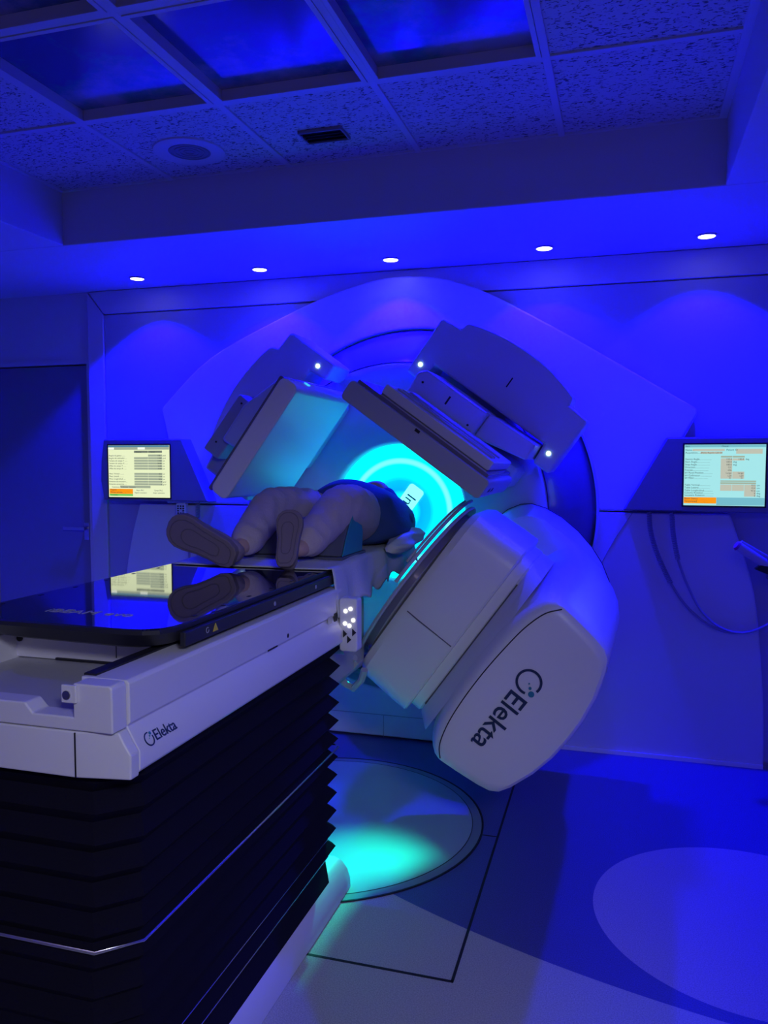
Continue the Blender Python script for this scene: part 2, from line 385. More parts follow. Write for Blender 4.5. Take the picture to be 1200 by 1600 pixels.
# ------------------------------------------------------------------ machine covers on the wall
OR = .965; ic = (ISO[0], ISO[2])
a_l = arc(ic[0], ic[1], OR, 180, 0, 64)          # over the top, left to right
up = [(-2.63, 1.247), (-2.61, 1.62), (-2.65, 1.80)] + [tuple(v) for v in cr([(-2.64, 1.82), (-2.33, 2.09), (-1.88, 2.30), (-1.55, 2.42), (-1.207, 2.485), (-.85, 2.43), (-.42, 2.21), (.32, 1.755)], 5)] + [(.325, 1.73), (.23, 1.56), (.03, 1.247)]
t = thing('upper_surround_cover', 'large polygonal white surround cover on the wall above the round opening', 'machine cover', (0, 0, 0))
obj('cover_panel', prism_y(B(), up + [(x, z if z > 1.247 else 1.247) for x, z in reversed(a_l)], 4.225, 4.271), M['cover'], t, bevel=.012, seg=3)
obj('tail_seam', tube(B(), [(.325, 4.224, 1.73), (.235, 4.224, 1.56), (.04, 4.224, 1.25)], .0025, 6), M['machine_d'], t)
low = [(-2.81, 1.24)] + [tuple(v) for v in cr([(-2.815, 1.22), (-2.87, 1.035), (-2.915, .8), (-2.955, .4), (-2.96, .012)], 5)] + [(.665, .012)] + [tuple(v) for v in cr([(.665, .03), (.652, .383), (.60, .86), (.49, 1.22)], 5)] + [(.48, 1.24)]
a_b = arc(ic[0], ic[1], OR, 0, -180, 64)
t = thing('lower_surround_cover', 'pale lower machine cover sheet reaching the floor under the consoles', 'machine cover', (0, 0, 0))
obj('cover_panel', prism_y(B(), low + a_b, 4.22, 4.271), M['cover'], t, bevel=.010, seg=3)
obj('seam', tube(B(), cr([(.03, 4.219, 1.238), (-.05, 4.219, 1.11), (-.135, 4.219, .94), (-.19, 4.219, .82)], 5), .002, 6), M['machine_d'], t)
obj('floor_edge_strip', bx(-2.9, .66, 4.206, 4.2195, .0, .020), M['strip'], t)
bm = B(); lathe_y(bm, [(OR + .001, 4.222), (OR + .001, 4.212), (OR + .010, 4.210), (OR + .014, 4.222)], 128, ic)
tag(obj('opening_rim', bm, M['cover']), 'thin bright circular rim around the round machine opening', 'rim')
t = thing('plinth_cover', 'low white curved plinth cover at the floor below the drum', 'machine cover', (0, 0, 0))
a_p = arc(ic[0], ic[1], .975, -58, -122, 24)
obj('cover_panel', prism_y(B(), [(-1.72, .012), (-.50, .012)] + a_p, 4.09, 4.205), M['cover'], t, bevel=.012, seg=3)
obj('seam', bx(-1.235, -1.231, 4.0875, 4.0895, .012, .13), M['machine_d'], t)
obj('ledge_line', bx(-1.70, -.52, 4.0865, 4.0895, .13, .134), M['machine_d'], t)

# ------------------------------------------------------------------ console pods
def screen_mat(name, col, s): return mat(name, (.005, .005, .005), .6, spec=.1, emis=col, estr=s)
SC_L = screen_mat('screen_cream', (.82, .90, .56), 1.0); SC_R = screen_mat('screen_cyan', (.38, .80, .82), 1.0)
SC_G = screen_mat('screen_grey', (.36, .42, .30), 1.0); SC_O = screen_mat('screen_orange', (1.0, .32, .0), 1.0); SC_GR = screen_mat('screen_green', (.16, .62, .10), 1.0)
SC_T = screen_mat('screen_header', (.07, .22, .34), 1.0); SC_P = screen_mat('screen_beige', (.52, .54, .44), 1.0); SC_B = screen_mat('screen_blue', (.18, .50, .60), 1.0)
SC_W = screen_mat('screen_white', (.95, 1.0, .85), 1.0); SC_D = screen_mat('screen_ink', (.03, .05, .05), 1.0)
def merge(bm, t):
    me = bpy.data.meshes.new('t'); t.to_mesh(me); t.free(); bm.from_mesh(me); bpy.data.meshes.remove(me)
def put(bm, s, x, z, size, y, align='LEFT'):
    merge(bm, xform(text_bm(s, size, .0002, align), Matrix.Translation((x, y, z)) @ FACE_NEG_Y))

def pod(outline, label, yf):
    t = thing('wall_console', label, 'monitor', (0, 0, 0))
    cxm = sum(p[0] for p in outline) / len(outline); czm = sum(p[1] for p in outline) / len(outline)
    big_ = [(cxm + (x - cxm) * 1.0, czm + (z - czm) * 1.0) for x, z in outline]
    small = [(cxm + (x - cxm) * .985, czm + (z - czm) * .975) for x, z in outline]
    bm = B(); loft(bm, [[(x, 4.224, z) for x, z in big_], [(x, yf + .012, z) for x, z in big_], [(x, yf, z) for x, z in small]])
    obj('housing', bm, M['pod'], t, bevel=.003)
    return t
YF = 4.12
t = pod([(-2.985, 1.265), (-2.29, 1.265), (-2.455, 1.625), (-2.98, 1.628), (-3.0, 1.50), (-3.005, 1.38)], 'dark angular wall console with a cream screen showing grey table rows, at left', YF)
sx0, sx1, sz0, sz1 = -2.945, -2.535, 1.285, 1.590
s = obj('screen', bx(sx0, sx1, YF - .004, YF + .004, sz0, sz1), SC_L, t)
obj('bezel', bx(sx0 - .008, sx1 + .008, YF - .002, YF + .003, sz0 - .008, sz1 + .008), M['dark'], t)
W, H = sx1 - sx0, sz1 - sz0
def U(u): return sx0 + u * W
def V(v): return sz1 - v * H
ys = YF - .0045
def sbox(bm, u0, u1, v0, v1, dy=0): return box(bm, U(u0), U(u1), ys - .0006 - dy, ys + .0004, V(v1), V(v0))
obj('header_bar', sbox(B(), .002, .998, .002, .038), SC_T, s)
g = B(); sbox(g, .002, .998, .04, .085)
for u0, u1 in ((.43, .655), (.66, .885)):
    for v in [.19, .24, .29, .34, .39, .44, .54, .59, .64, .69, .74]:
        if u0 < .5 and v == .19: continue
        sbox(g, u0, u1, v - .012, v + .026)
sbox(g, .19, .69, .775, .82)
obj('grey_fields', g, SC_G, s)
SC_DG = screen_mat('screen_dark_grey', (.16, .19, .14), 1.0)
for u0, u1 in ((.43, .655), (.66, .885)): obj('column_head', sbox(B(), u0, u1, .105, .145), SC_DG, s)
for u0, u1 in ((.004, .10), (.49, .61)): obj('white_tab', sbox(B(), u0, u1, .041, .081, .0002), SC_W, s)
obj('orange_status', sbox(B(), .01, .40, .84, .935), SC_O, s)
obj('green_status', sbox(B(), .01, .40, .937, .975), SC_GR, s)
g = B(); yt = ys - .001
for v, tx in zip([.19, .24, .29, .34, .39, .44, .54, .59, .64, .69, .74], ['Angulo de gantry ........', 'Angulo del colimador ....', 'Tamano de campo Y .......', 'Tamano de campo X .......', 'Offset de campo Y .......', 'Offset de campo X .......', 'Mesa: Vertical ..........', 'Mesa: Lateral ...........', 'Mesa: Longitudinal ......', 'Rotacion de isocentro ...', 'Rotacion excentrica .....']):
    put(g, tx, U(.01), V(v + .02), .0125, yt)
for v, a_, b_ in zip([.19, .24, .29, .34, .39, .44, .54, .59, .64, .69, .74], ['130.1', '1.024', '17.00', '20.00', '10.00', '10.00', '10.2', '12.4', '97.4', '0', '0'], ['grad', 'grad', 'cm', 'cm', 'cm', 'cm', 'cm', 'cm', 'cm', 'grad', 'grad']):
    put(g, a_, U(.875), V(v + .02), .0115, yt, 'RIGHT'); put(g, b_, U(.895), V(v + .02), .0115, yt)
put(g, 'Preparar', U(.03), V(.868), .012, yt); put(g, 'Puertas cerradas', U(.03), V(.918), .012, yt); put(g, 'Terminado', U(.03), V(.968), .011, yt)
put(g, 'Tratamiento   Verificacion   Interlocks', U(.05), V(.815), .0105, yt); put(g, 'Rayos MLC', U(.46), V(.875), .011, yt); put(g, 'Campo MLC', U(.75), V(.875), .011, yt)
put(g, 'Registro automatico', U(.43), V(.92), .010, yt); put(g, 'Asignar automatico', U(.73), V(.92), .010, yt)
put(g, 'Posicion', U(.46), V(.14), .011, yt); put(g, 'Actual', U(.70), V(.14), .011, yt)
obj('screen_text', g, SC_D, s, smooth=0)

t = pod([(-.015, 1.258), (.70, 1.252), (.74, 1.35), (.74, 1.5), (.71, 1.612), (.18, 1.612)], 'dark angular wall console with a pale cyan screen and orange bar, at right', YF)
sx0, sx1, sz0, sz1 = .262, .618, 1.287, 1.576; W, H = sx1 - sx0, sz1 - sz0
s = obj('screen', bx(sx0, sx1, YF - .004, YF + .004, sz0, sz1), SC_R, t)
obj('bezel', bx(sx0 - .008, sx1 + .008, YF - .002, YF + .003, sz0 - .008, sz1 + .008), M['dark'], t)
obj('header_bar', sbox(B(), .002, .998, .004, .045), SC_B, s)
obj('footer_bar', sbox(B(), .412, .998, .865, .99), SC_B, s)
obj('orange_status', sbox(B(), .002, .41, .865, .965), SC_O, s)
g = B(); sbox(g, .10, .50, .07, .105); sbox(g, .64, .96, .07, .15); sbox(g, .20, .47, .115, .15)
sbox(g, .455, .595, .225, .555); sbox(g, .6, .745, .225, .26); sbox(g, .6, .745, .44, .555)
sbox(g, .455, .595, .65, .755); sbox(g, .6, .745, .65, .755); sbox(g, .75, .89, .65, .845)
obj('value_fields', g, SC_P, s)
for u0, u1, v0, v1 in ((.455, .595, .185, .21), (.6, .745, .185, .21), (.455, .89, .585, .605), (.455, .89, .615, .64)): obj('column_head', sbox(B(), u0, u1, v0, v1, .0002), SC_G, s)
g = B(); yt = ys - .0012
put(g, 'Start', U(.01), V(.038), .010, yt); put(g, 'Clinical', U(.46), V(.038), .010, yt)
put(g, 'Name....', U(.01), V(.10), .012, yt); put(g, 'Acquisition........', U(.01), V(.145), .012, yt); put(g, 'Pelvis Rapido L20 SX', U(.21), V(.145), .011, yt)
put(g, 'Patient ID', U(.52), V(.10), .012, yt)
for v, tx in zip([.25, .295, .34, .385, .43, .475, .52, .56, .675, .72, .765, .805, .845], ['Gantry Angle.....................', 'Start Angle......................', 'Stop Angle.......................', 'Direction........................', 'Frames...........................', 'kV Panel Position................', 'kV Collimator....................', 'kV Filter........................', 'Table Vertical...................', 'Table Lateral....................', 'Table Longitudinal...............', 'Column Rotation..................', 'Isocentre Rotation...............']):
    put(g, tx, U(.01), V(v), .0118, yt)
for v, a_, u in ((.25, '130.4', .59), (.25, '130.4', .735), (.295, '180.0', .59), (.34, '180.0', .59), (.385, 'CC', .59), (.43, '646', .59), (.475, 'Large', .59), (.475, 'Large', .735), (.52, 'L20', .59), (.52, 'L20', .735), (.56, 'F1', .59), (.56, 'F1', .735), (.675, '10.2', .885), (.72, '12.4', .885), (.765, '97.4', .885), (.805, '0', .885), (.845, '0', .885)):
    put(g, a_, U(u), V(v), .0112, yt, 'RIGHT')
for v, a_, u in ((.25, 'deg', .755), (.295, 'deg', .605), (.34, 'deg', .605), (.675, 'cm', .9), (.72, 'cm', .9), (.765, 'cm', .9), (.805, 'deg', .9), (.845, 'deg', .9)):
    put(g, a_, U(u), V(v), .0112, yt)
put(g, 'Beam Status', U(.01), V(.90), .012, yt); put(g, 'Terminated', U(.01), V(.945), .012, yt)
obj('screen_text', g, SC_D, s, smooth=0)

# coiled and plain cables of the hand controls
def coil(path, r, pitch, wire):
    P = cr(path, 14); L_ = [0]
    for a, b in zip(P[:-1], P[1:]): L_.append(L_[-1] + (b - a).length)
    tot = L_[-1]; n = int(tot / pitch * 10); out = []; up_ = Vector((0, 1, 0)); k = 0
    for i in range(n + 1):
        s_ = tot * i / n
        while k < len(L_) - 2 and L_[k + 1] < s_: k += 1
        f = (s_ - L_[k]) / max(1e-6, L_[k + 1] - L_[k]); p = P[k].lerp(P[k + 1], f); t_ = (P[k + 1] - P[k]).normalized()
        u_ = (up_ - t_ * up_.dot(t_)).normalized(); v_ = t_.cross(u_); a = 2 * PI * i / 10
        out.append(p + (u_ * math.cos(a) + v_ * math.sin(a)) * r)
    return tube(B(), out, wire, 5)
YC = 4.17
t = thing('hand_control_cable', 'left coiled cable hanging from the right console in a long loop', 'cable', (0, 0, 0), group='coiled cables under the right console')
obj('coil', coil([(.108, YC, 1.25), (.118, YC, 1.15), (.155, YC, 1.03), (.215, YC, .90)], .010, .0085, .0030), M['cable'], t)
obj('cord', tube(B(), cr([(.215, YC, .90), (.29, YC, .79), (.40, YC, .70), (.52, YC, .672), (.66, YC, .72), (.80, YC, .86)], 8), .0065, 8), M['cable'], t)
t = thing('hand_control_cable', 'right coiled cable hanging from the right console, inner of the two loops', 'cable', (0, 0, 0), group='coiled cables under the right console')
obj('coil', coil([(.212, YC - .02, 1.25), (.222, YC - .02, 1.14), (.245, YC - .02, 1.02)], .010, .0085, .0030), M['cable'], t)
obj('cord', tube(B(), cr([(.245, YC - .02, 1.02), (.29, YC - .02, .90), (.36, YC - .02, .77), (.46, YC - .02, .69), (.58, YC - .02, .685), (.72, YC - .02, .77)], 8), .0060, 8), M['cable'], t)
t = thing('hand_control', 'small pale hand control with dark buttons hanging under the left console', 'remote control', (-2.475, 4.15, 1.255))
obj('body', prism_y(B(), rrect(-.032, .032, -.10, .0, .01), -.018, .012), M['cover'], t, bevel=.003)
for r_ in range(6):
    for c_ in range(3):
        if r_ in (2,) and c_ == 1: continue
        obj('button', bx(-.022 + c_ * .017, -.012 + c_ * .017, -.0205, -.018, -.022 - r_ * .0135, -.014 - r_ * .0135), M['dark'], t, smooth=0)
t = tag(obj('coiled_cable', coil([(-2.385, YC, 1.26), (-2.385, YC, 1.0), (-2.38, YC, .86)], .011, .009, .003), M['cable']), 'straight coiled cable hanging below the left console behind the feet', 'cable')
t = tag(obj('straight_cable', tube(B(), [(-2.445, YC, 1.15), (-2.445, YC, .80), (-2.43, YC, .72)], .006, 8), M['cable']), 'thin straight cable hanging below the small hand control', 'cable')
# tube bracket at the right edge
t = thing('wall_tube_holder', 'slanting pale tube with a magenta cap and dark clip at the right edge', 'holder', (.48, 3.9, 1.12))
dv = Vector((.20, .05, -.135)); L2 = dv * 1.25
obj('tube', tube(B(), [(0, 0, 0), tuple(L2)], .021, 20), M['tube'], t)
obj('cap', tube(B(), [tuple(-dv * .03), tuple(dv * .012)], [.018, .023], 20), M['tubecap'], t)
obj('rear_tube', tube(B(), [(.02, .04, .012), (.30, .09, -.155)], .010, 12), M['machine_d'], t)
obj('clip', prism_y(B(), [(.075, -.105), (.10, -.085), (.26, -.10), (.26, -.145), (.15, -.135)], .01, .05), M['dark'], t, bevel=.005)
obj('mount', bx(.18, .26, .05, .40, -.2, -.10), M['machine_d'], t, bevel=.01)
# ------------------------------------------------------------------ treatment machine (rotating gantry), built upright then turned
GA = R(126)
gan = thing('linear_accelerator', 'large white medical linear accelerator with tilted round head and two imaging panels', 'medical machine', ISO, (0, GA, 0))
yo = ISO[1]
def gy_(y): return y - yo
bm = B(); lathe_y(bm, [(.345, gy_(4.02)), (.345, gy_(3.935)), (.36, gy_(3.918)), (.41, gy_(3.912)), (.425, gy_(3.902)), (.66, gy_(3.90)), (.735, gy_(3.905)), (.752, gy_(3.925))], 128)
obj('drum_face', bm, M['drumface'], gan, smooth=50)
bm = B(); lathe_y(bm, [(.752, gy_(3.925)), (.760, gy_(3.935)), (.80, gy_(3.99)), (.88, gy_(4.12)), (.963, gy_(4.245))], 128)
obj('drum_side', bm, M['drumside'], gan, smooth=50)
bm = B(); lathe_y(bm, [(.7505, gy_(3.922)), (.7525, gy_(3.918)), (.756, gy_(3.926)), (.7535, gy_(3.932))], 128)
obj('drum_edge_gap', bm, M['dark'], gan)

def glow_material():
    m = bpy.data.materials.new('drum_lamp_glow'); m.use_nodes = True; nt = m.node_tree; b = nt.nodes['Principled BSDF']
    N = nt.nodes.new; L = nt.links.new
    tc = N('ShaderNodeTexCoord')
    # the logo plate in the middle is a lit lozenge, the rings around it are lit glass rings
    sp = N('ShaderNodeSeparateXYZ'); L(tc.outputs['Object'], sp.inputs[0])
    cb = N('ShaderNodeCombineXYZ'); L(sp.outputs[0], cb.inputs[0]); L(sp.outputs[2], cb.inputs[2])
    ln = N('ShaderNodeVectorMath'); ln.operation = 'LENGTH'; L(cb.outputs[0], ln.inputs[0])
    mr = N('ShaderNodeMapRange'); L(ln.outputs['Value'], mr.inputs[0]); mr.inputs[1].default_value = 0; mr.inputs[2].default_value = .345
    r = N('ShaderNodeValToRGB'); L(mr.outputs[0], r.inputs[0]); e = r.color_ramp.elements
    e[0].position = 0; e[0].color = (.0, .75, 1.3, 1); e[1].position = 1; e[1].color = (.0, .78, .60, 1)
    for p, c in ((.20, (.0, .65, 1.3)), (.32, (.0, .20, .75)), (.46, (.0, .26, .70)), (.57, (.0, .62, 1.1)), (.62, (.0, .75, 1.3)), (.70, (.0, .75, 1.3)), (.735, (.10, .85, 1.3)), (.765, (.10, .85, 1.3)), (.80, (.0, .75, 1.3)), (.93, (.0, 1.0, .88))):
        k = e.new(p); k.color = (*c, 1)
    L(r.outputs[0], b.inputs['Emission Color']); b.inputs['Emission Strength'].default_value = 2.2
    b.inputs['Base Color'].default_value = (.1, .3, .3, 1)
    return m
lamp = obj('glow_disc', cyl(B(), (0, gy_(3.985), 0), .345, 'y', .012, 96), glow_material(), gan, smooth=0)
obj('name_plate', prism_y(B(), rrect(-.155, .155, -.040, .046, .016), gy_(3.974), gy_(3.978)), mat('plate_glow', (.5, 1, .9), .4, emis=(.22, 1.0, .95), estr=1.5), lamp)
tb = text_bm('Infinity', .078, .0004, 'CENTER'); xform(tb, Matrix.Translation((0, gy_(3.973), -.020)) @ FACE_NEG_Y)
obj('name_text', tb, M['teal'], lamp, smooth=0)

# head and arm: D-shaped sections lofted from the front cover back to the drum
NA = [(0, 0), (.2, 0), (.4, .0), (.6, .012), (.74, .035), (.86, .08), (.93, .13), (.98, .22), (1, .33), (.985, .46), (.94, .58), (.87, .69), (.77, .79), (.64, .87), (.48, .935), (.3, .98), (.15, .995), (0, 1)]
NF = [(0, 0), (.2, .002), (.4, .008), (.58, .025), (.72, .05), (.84, .09), (.93, .135), (.98, .19), (1, .25), (.985, .38), (.965, .52), (.945, .64), (.915, .75), (.86, .82), (.75, .875), (.5, .95), (.25, .99), (0, 1)]
def sect(y, wd, r0, r1, k=0.0, dy=0):
    half = [((1 - k) * f[0] + k * a[0], (1 - k) * f[1] + k * a[1]) for f, a in zip(NF, NA)]
    pts = [(v * wd, r0 + b * (r1 - r0)) for v, b in half] + [(-v * wd, r0 + b * (r1 - r0)) for v, b in reversed(half[1:-1])]
    return [(v, gy_(y), r) for v, r in pts]
rings = [sect(2.712, .20, .87, 1.08), sect(2.7121, .315, .805, 1.135), sect(2.716, .335, .792, 1.148), sect(2.728, .352, .778, 1.158), sect(2.75, .362, .765, 1.163),
         sect(2.82, .372, .745, 1.165), sect(2.95, .385, .738, 1.168), sect(3.15, .402, .738, 1.172, .08), sect(3.35, .425, .735, 1.176, .25), sect(3.50, .448, .70, 1.178, .6),
         sect(3.56, .456, .60, 1.18, .85), sect(3.60, .460, .47, 1.18, 1), sect(3.66, .464, .43, 1.18, 1), sect(3.78, .470, .42, 1.18, 1), sect(3.915, .474, .415, 1.18, 1)]
head = obj('treatment_head', loft(B(), rings), M['machine'], gan, smooth=28)
# seams
def on_front(v, r):      # depth of the front shell at (v, r)
    rc, hw, hh = .955, .36, .205
    q = max(abs(v) / hw, abs(r - rc) / hh)
    return 2.7115 + (0 if q < .6 else .03 * ((q - .6) / .4) ** 2.2)
s_pts = [(-.40, .885), (-.37, .862), (-.33, .845), (-.25, .822), (-.12, .806), (0, .80), (.12, .802), (.25, .816), (.33, .838), (.36, .85), (.385, .865)]
from mathutils.bvhtree import BVHTree
def drape(me_obj, pts2, rad, name, m, parent, n=6, from_y=-2.0):
    """a thin line laid on the surface, found by looking along +y of the machine's own frame"""
    bvh = BVHTree.FromPolygons([v.co for v in me_obj.data.vertices], [p.vertices for p in me_obj.data.polygons])
    out = []
    for p in cr([(a, 0, b) for a, b in pts2], n):
        h = bvh.ray_cast(Vector((p.x, from_y, p.z)), Vector((0, 1, 0)))
        if h[0] is not None: out.append(h[0] + Vector((0, -rad * .3, 0)))
    return obj(name, tube(B(), out, rad, 6), m, parent)
drape(head, [(-.345, .875), (-.30, .84), (-.22, .817), (-.12, .806), (0, .80), (.12, .802), (.22, .812), (.30, .833), (.345, .865)], .0022, 'cover_seam', M['dark'], head)
logo('brand_lettering', .062, Matrix.Translation((-.080, gy_(2.7095), .938)) @ FACE_NEG_Y, head)
obj('arm_base_seam', loft(B(), [[(v * s_, y, (r - .8) * s_ + .8) for v, y, r in sect(yy, .474, .415, 1.18, 1)] for s_, yy in ((1.0, 3.885), (1.006, 3.888), (1.006, 3.893), (1.0, 3.896))], cap=False), M['dark'], head)

# collimator housing
def rb(hw, yf, yb, rc, z, n=7):
    p = []
    for sx, sy, a in ((1, 1, 0), (-1, 1, 90), (-1, -1, 180), (1, -1, 270)):
        cx, cy = sx * (hw - rc), (yb - rc if sy > 0 else yf + rc)
        for k in range(n + 1):
            an = R(a + 90 * k / n); p.append((cx + rc * math.cos(an), cy + rc * math.sin(an) - yo, z))
    # bow the front outwards
    out = []
    for x, y, zz in p:
        f = max(0, 1 - (x / hw) ** 2)
        out.append((x, y - (.035 * f if y < 0 else 0), zz))
    return out
def rb2(hw, yf, yb, rc, z):      # add points along the front so the bow is smooth
    base = rb(hw, yf, yb, rc, z); n = 7
    a, b = base[3 * (n + 1) - 1], base[3 * (n + 1)]
    mid = []
    for k in range(1, 12):
        x = (-hw + rc) + (2 * hw - 2 * rc) * k / 12; f = max(0, 1 - (x / hw) ** 2)
        mid.append((x, yf - yo - .035 * f, z))
    return base[:3 * (n + 1)] + mid + base[3 * (n + 1):]
col_ = obj('collimator_housing', loft(B(), [rb2(.350, 2.95, 3.40, .11, .408), rb2(.376, 2.925, 3.43, .10, .418), rb2(.390, 2.91, 3.45, .09, .445), rb2(.394, 2.905, 3.46, .085, .60), rb2(.394, 2.905, 3.46, .085, .655), rb2(.388, 2.91, 3.45, .085, .661),
                rb2(.366, 2.93, 3.44, .09, .664), rb2(.366, 2.925, 3.44, .09, .70), rb2(.361, 2.93, 3.44, .09, .704), rb2(.361, 2.935, 3.44, .09, .708), rb2(.362, 2.915, 3.44, .09, .711), rb2(.358, 2.80, 3.46, .08, .765)]), M['machine'], gan, smooth=28)
def front_line(z, hw, yf, x):
    return yf - yo - .035 * max(0, 1 - (x / hw) ** 2)
obj('horizontal_seam', tube(B(), [(x / 50, front_line(.706, .361, 2.932, x / 50) - .0005, .7065) for x in range(-14, 16)], .0034, 6), M['seamline'], col_)
obj('vertical_seam', tube(B(), [(.045, front_line(0, .390, 2.910, .045), .447), (.045, front_line(0, .394, 2.905, .045), .50), (.045, front_line(0, .394, 2.905, .045), .655)], .0022, 6), M['seamline'], col_)
obj('ledge_seam', tube(B(), [(x / 50, front_line(.45, .382, 2.913, x / 50), .452 ) for x in range(-14, 15)], .0014, 6), M['machine_d'], col_)
g = B()
for k in range(5): box(g, -.336 + k * .011, -.332 + k * .011, 2.955 - yo, 2.975 - yo, .435 + k * .001, .452)
obj('scale_marks', g, M['dark'], col_)
# round touch guard in front of the collimator
bm = B(); rings = []
for r, z in ((.372, .392), (.376, .386), (.372, .378), (.345, .374), (.28, .374), (.28, .380), (.345, .382), (.36, .392)):
    rings.append([(r * math.cos(2 * PI * q / 96), r * math.sin(2 * PI * q / 96), z) for q in range(96)])
rings.append(rings[0]); loft(bm, rings, cap=False)
tg = obj('touch_guard', bm, M['machine_d'], gan, smooth=50)
bm = B(); cyl(bm, (0, 0, .398), .335, 'z', .03, 64); obj('accessory_ring', bm, M['drumside'], gan)
def guard_rod(r, z, a0, a1): return [(r * math.cos(R(a0 + (a1 - a0) * k / 24)), r * math.sin(R(a0 + (a1 - a0) * k / 24)), z) for k in range(25)]
obj('guard_rod', tube(B(), guard_rod(.392, .366, 180, 262), .007, 8), M['machine_d'], tg)
obj('guard_rod', tube(B(), guard_rod(.384, .352, 186, 250), .005, 8), M['machine_d'], tg)
# handle bracket at the low end of the guard
bm = B()
outer = [(.255, .36), (.40, .36), (.42, .385), (.42, .43), (.39, .45), (.33, .45)]
hb = B(); tube(hb, [(.29, 2.80 - yo, .40), (.37, 2.83 - yo, .385), (.425, 2.88 - yo, .385), (.44, 2.90 - yo, .42), (.43, 2.895 - yo, .455), (.375, 2.88 - yo, .462), (.33, 2.865 - yo, .45)], .014, 10)
obj('handle', hb, M['machine_d'], tg)
obj('latch', bx(.30, .335, 2.80 - yo, 2.86 - yo, .405, .425), M['ledblue'].copy() if False else M['machine_d'], tg, bevel=.003)

# imaging arms
def rotY(bm, a): return xform(bm, Matrix.Rotation(a, 4, 'Y'))
def housing_outline(c):
    p = [(-.41, .615), (-.41, .905), (-.305, .915), (-.298, .953)] + arc(0, -.02, 1.02, 106.5, 73.5, 12)
    p = [(-.41, .615), (-.41, .905), (-.305, .915), (-.295, .955), (-.23, .975), (-.16, .99), (-.08, 1.0), (0, 1.003), (.08, 1.0), (.16, .99), (.23, .975), (.295, .955), (.305, .915), (.41, .905), (.41, .615), (.322, .615), (.312, .712), (-.312, .712), (-.322, .615)]
    return [(x + c, z) for x, z in p]
def imaging(ang, c, kind):
    a = ang - GA
    hs = obj('panel_housing', rotY(prism_y(B(), housing_outline(c), 3.68 - yo, 3.91 - yo), a), M['machine'], gan, bevel=.014, seg=3)
    for sx, zz in ((-.368, .678), (.355, .690)):
        obj('indicator_light', rotY(cyl(B(), (c + sx, 3.678 - yo, zz), .0105, 'y', .006, 20), a), M['led'], hs)
    obj('slot_mark', rotY(bx(c + .02, c + .026, 3.6785 - yo, 3.681 - yo, .82, .87), a), M['dark'], hs)
    return a, hs
# kV panel, upper right
a, hs = imaging(R(36), .098, 'kv')
arm = obj('panel_arm', rotY(prism_y(B(), [(-.185, .545), (.165, .555), (.165, .69), (-.16, .69), (-.19, .66)], 3.42 - yo, 3.70 - yo), a), M['machine'], gan, bevel=.014, seg=3)
for v_, r_ in ((-.145, .635), (.125, .60)): obj('screw', rotY(cyl(B(), (v_, 3.419 - yo, r_), .005, 'y', .003, 12), a), M['dark'], arm)
obj('mark', rotY(bx(-.012, -.004, 3.4185 - yo, 3.420 - yo, .615, .655), a), M['dark'], arm)
obj('panel_arm', rotY(prism_y(B(), [(.166, .57), (.41, .62), (.405, .70), (.166, .69)], 3.47 - yo, 3.90 - yo), a), M['machine'], gan, bevel=.010, seg=3)
obj('panel_arm', rotY(prism_y(B(), [(-.19, .44), (.33, .40), (.40, .46), (.40, .56), (-.19, .60)], 3.56 - yo, 3.905 - yo), a), M['drumface'], gan, bevel=.02, seg=3)
bm = B(); prism_y(bm, rrect(-.222, .418, .452, .532, .018), 2.83 - yo, 3.44 - yo)
pan = obj('imaging_panel', rotY(bm, a), M['machine_d'], gan, bevel=.006)
obj('top_tray', rotY(prism_y(B(), rrect(-.205, .395, .530, .545, .005), 2.86 - yo, 3.42 - yo), a), M['drumside'], pan)
obj('cassette', rotY(prism_y(B(), rrect(-.13, .375, .545, .585, .008), 2.93 - yo, 3.40 - yo), a), M['machine'], pan, bevel=.005)
for yy in (2.99, 3.05, 3.17): obj('ridge', rotY(bx(-.10, .35, yy - yo, yy + .022 - yo, .584, .593), a), M['machine_d'], pan, bevel=.003)
obj('indicator_light', rotY(bx(-.135, -.115, 3.0 - yo, 3.04 - yo, .548, .575), a), M['ledblue'], pan)
obj('front_mark', rotY(bx(.085, .105, 2.827 - yo, 2.831 - yo, .517, .528), a), M['dark'], pan)
for v_ in (2.92, 2.99): obj('arrow_mark', rotY(prism_x(B(), [(v_ - yo, .482), (v_ + .02 - yo, .500), (v_ + .04 - yo, .482), (v_ + .02 - yo, .490)], .4175, .4195), a), M['dark'], pan)
# MV panel, upper left
a, hs = imaging(R(306), .030, 'mv')
arm = obj('panel_arm', rotY(prism_y(B(), [(-.235, .775), (.085, .765), (.085, .86), (-.235, .87)], 3.47 - yo, 3.70 - yo), a), M['machine_d'], gan, bevel=.008, seg=3)
for v_, r_ in ((-.17, .83), (.055, .825)): obj('screw', rotY(cyl(B(), (v_, 3.469 - yo, r_), .005, 'y', .003, 12), a), M['dark'], arm)
obj('panel_arm', rotY(prism_y(B(), [(-.33, .77), (-.20, .76), (-.20, .85), (-.33, .84)], 3.56 - yo, 3.70 - yo), a), M['machine_d'], gan, bevel=.006)
obj('panel_arm', rotY(prism_y(B(), [(-.10, .50), (.28, .50), (.32, .56), (.28, .72), (.06, .80), (-.14, .80)], 3.43 - yo, 3.905 - yo), a), M['drumface'], gan, bevel=.02, seg=3)
bm = B(); prism_y(bm, rrect(-.138, .392, .364, .446, .028), 2.80 - yo, 3.42 - yo)
pan = obj('imaging_panel', rotY(bm, a), M['machine'], gan, bevel=.008)
obj('rear_shell', rotY(prism_y(B(), rrect(-.150, .385, .444, .466, .010), 2.83 - yo, 3.41 - yo), a), M['drumside'], pan, bevel=.004)
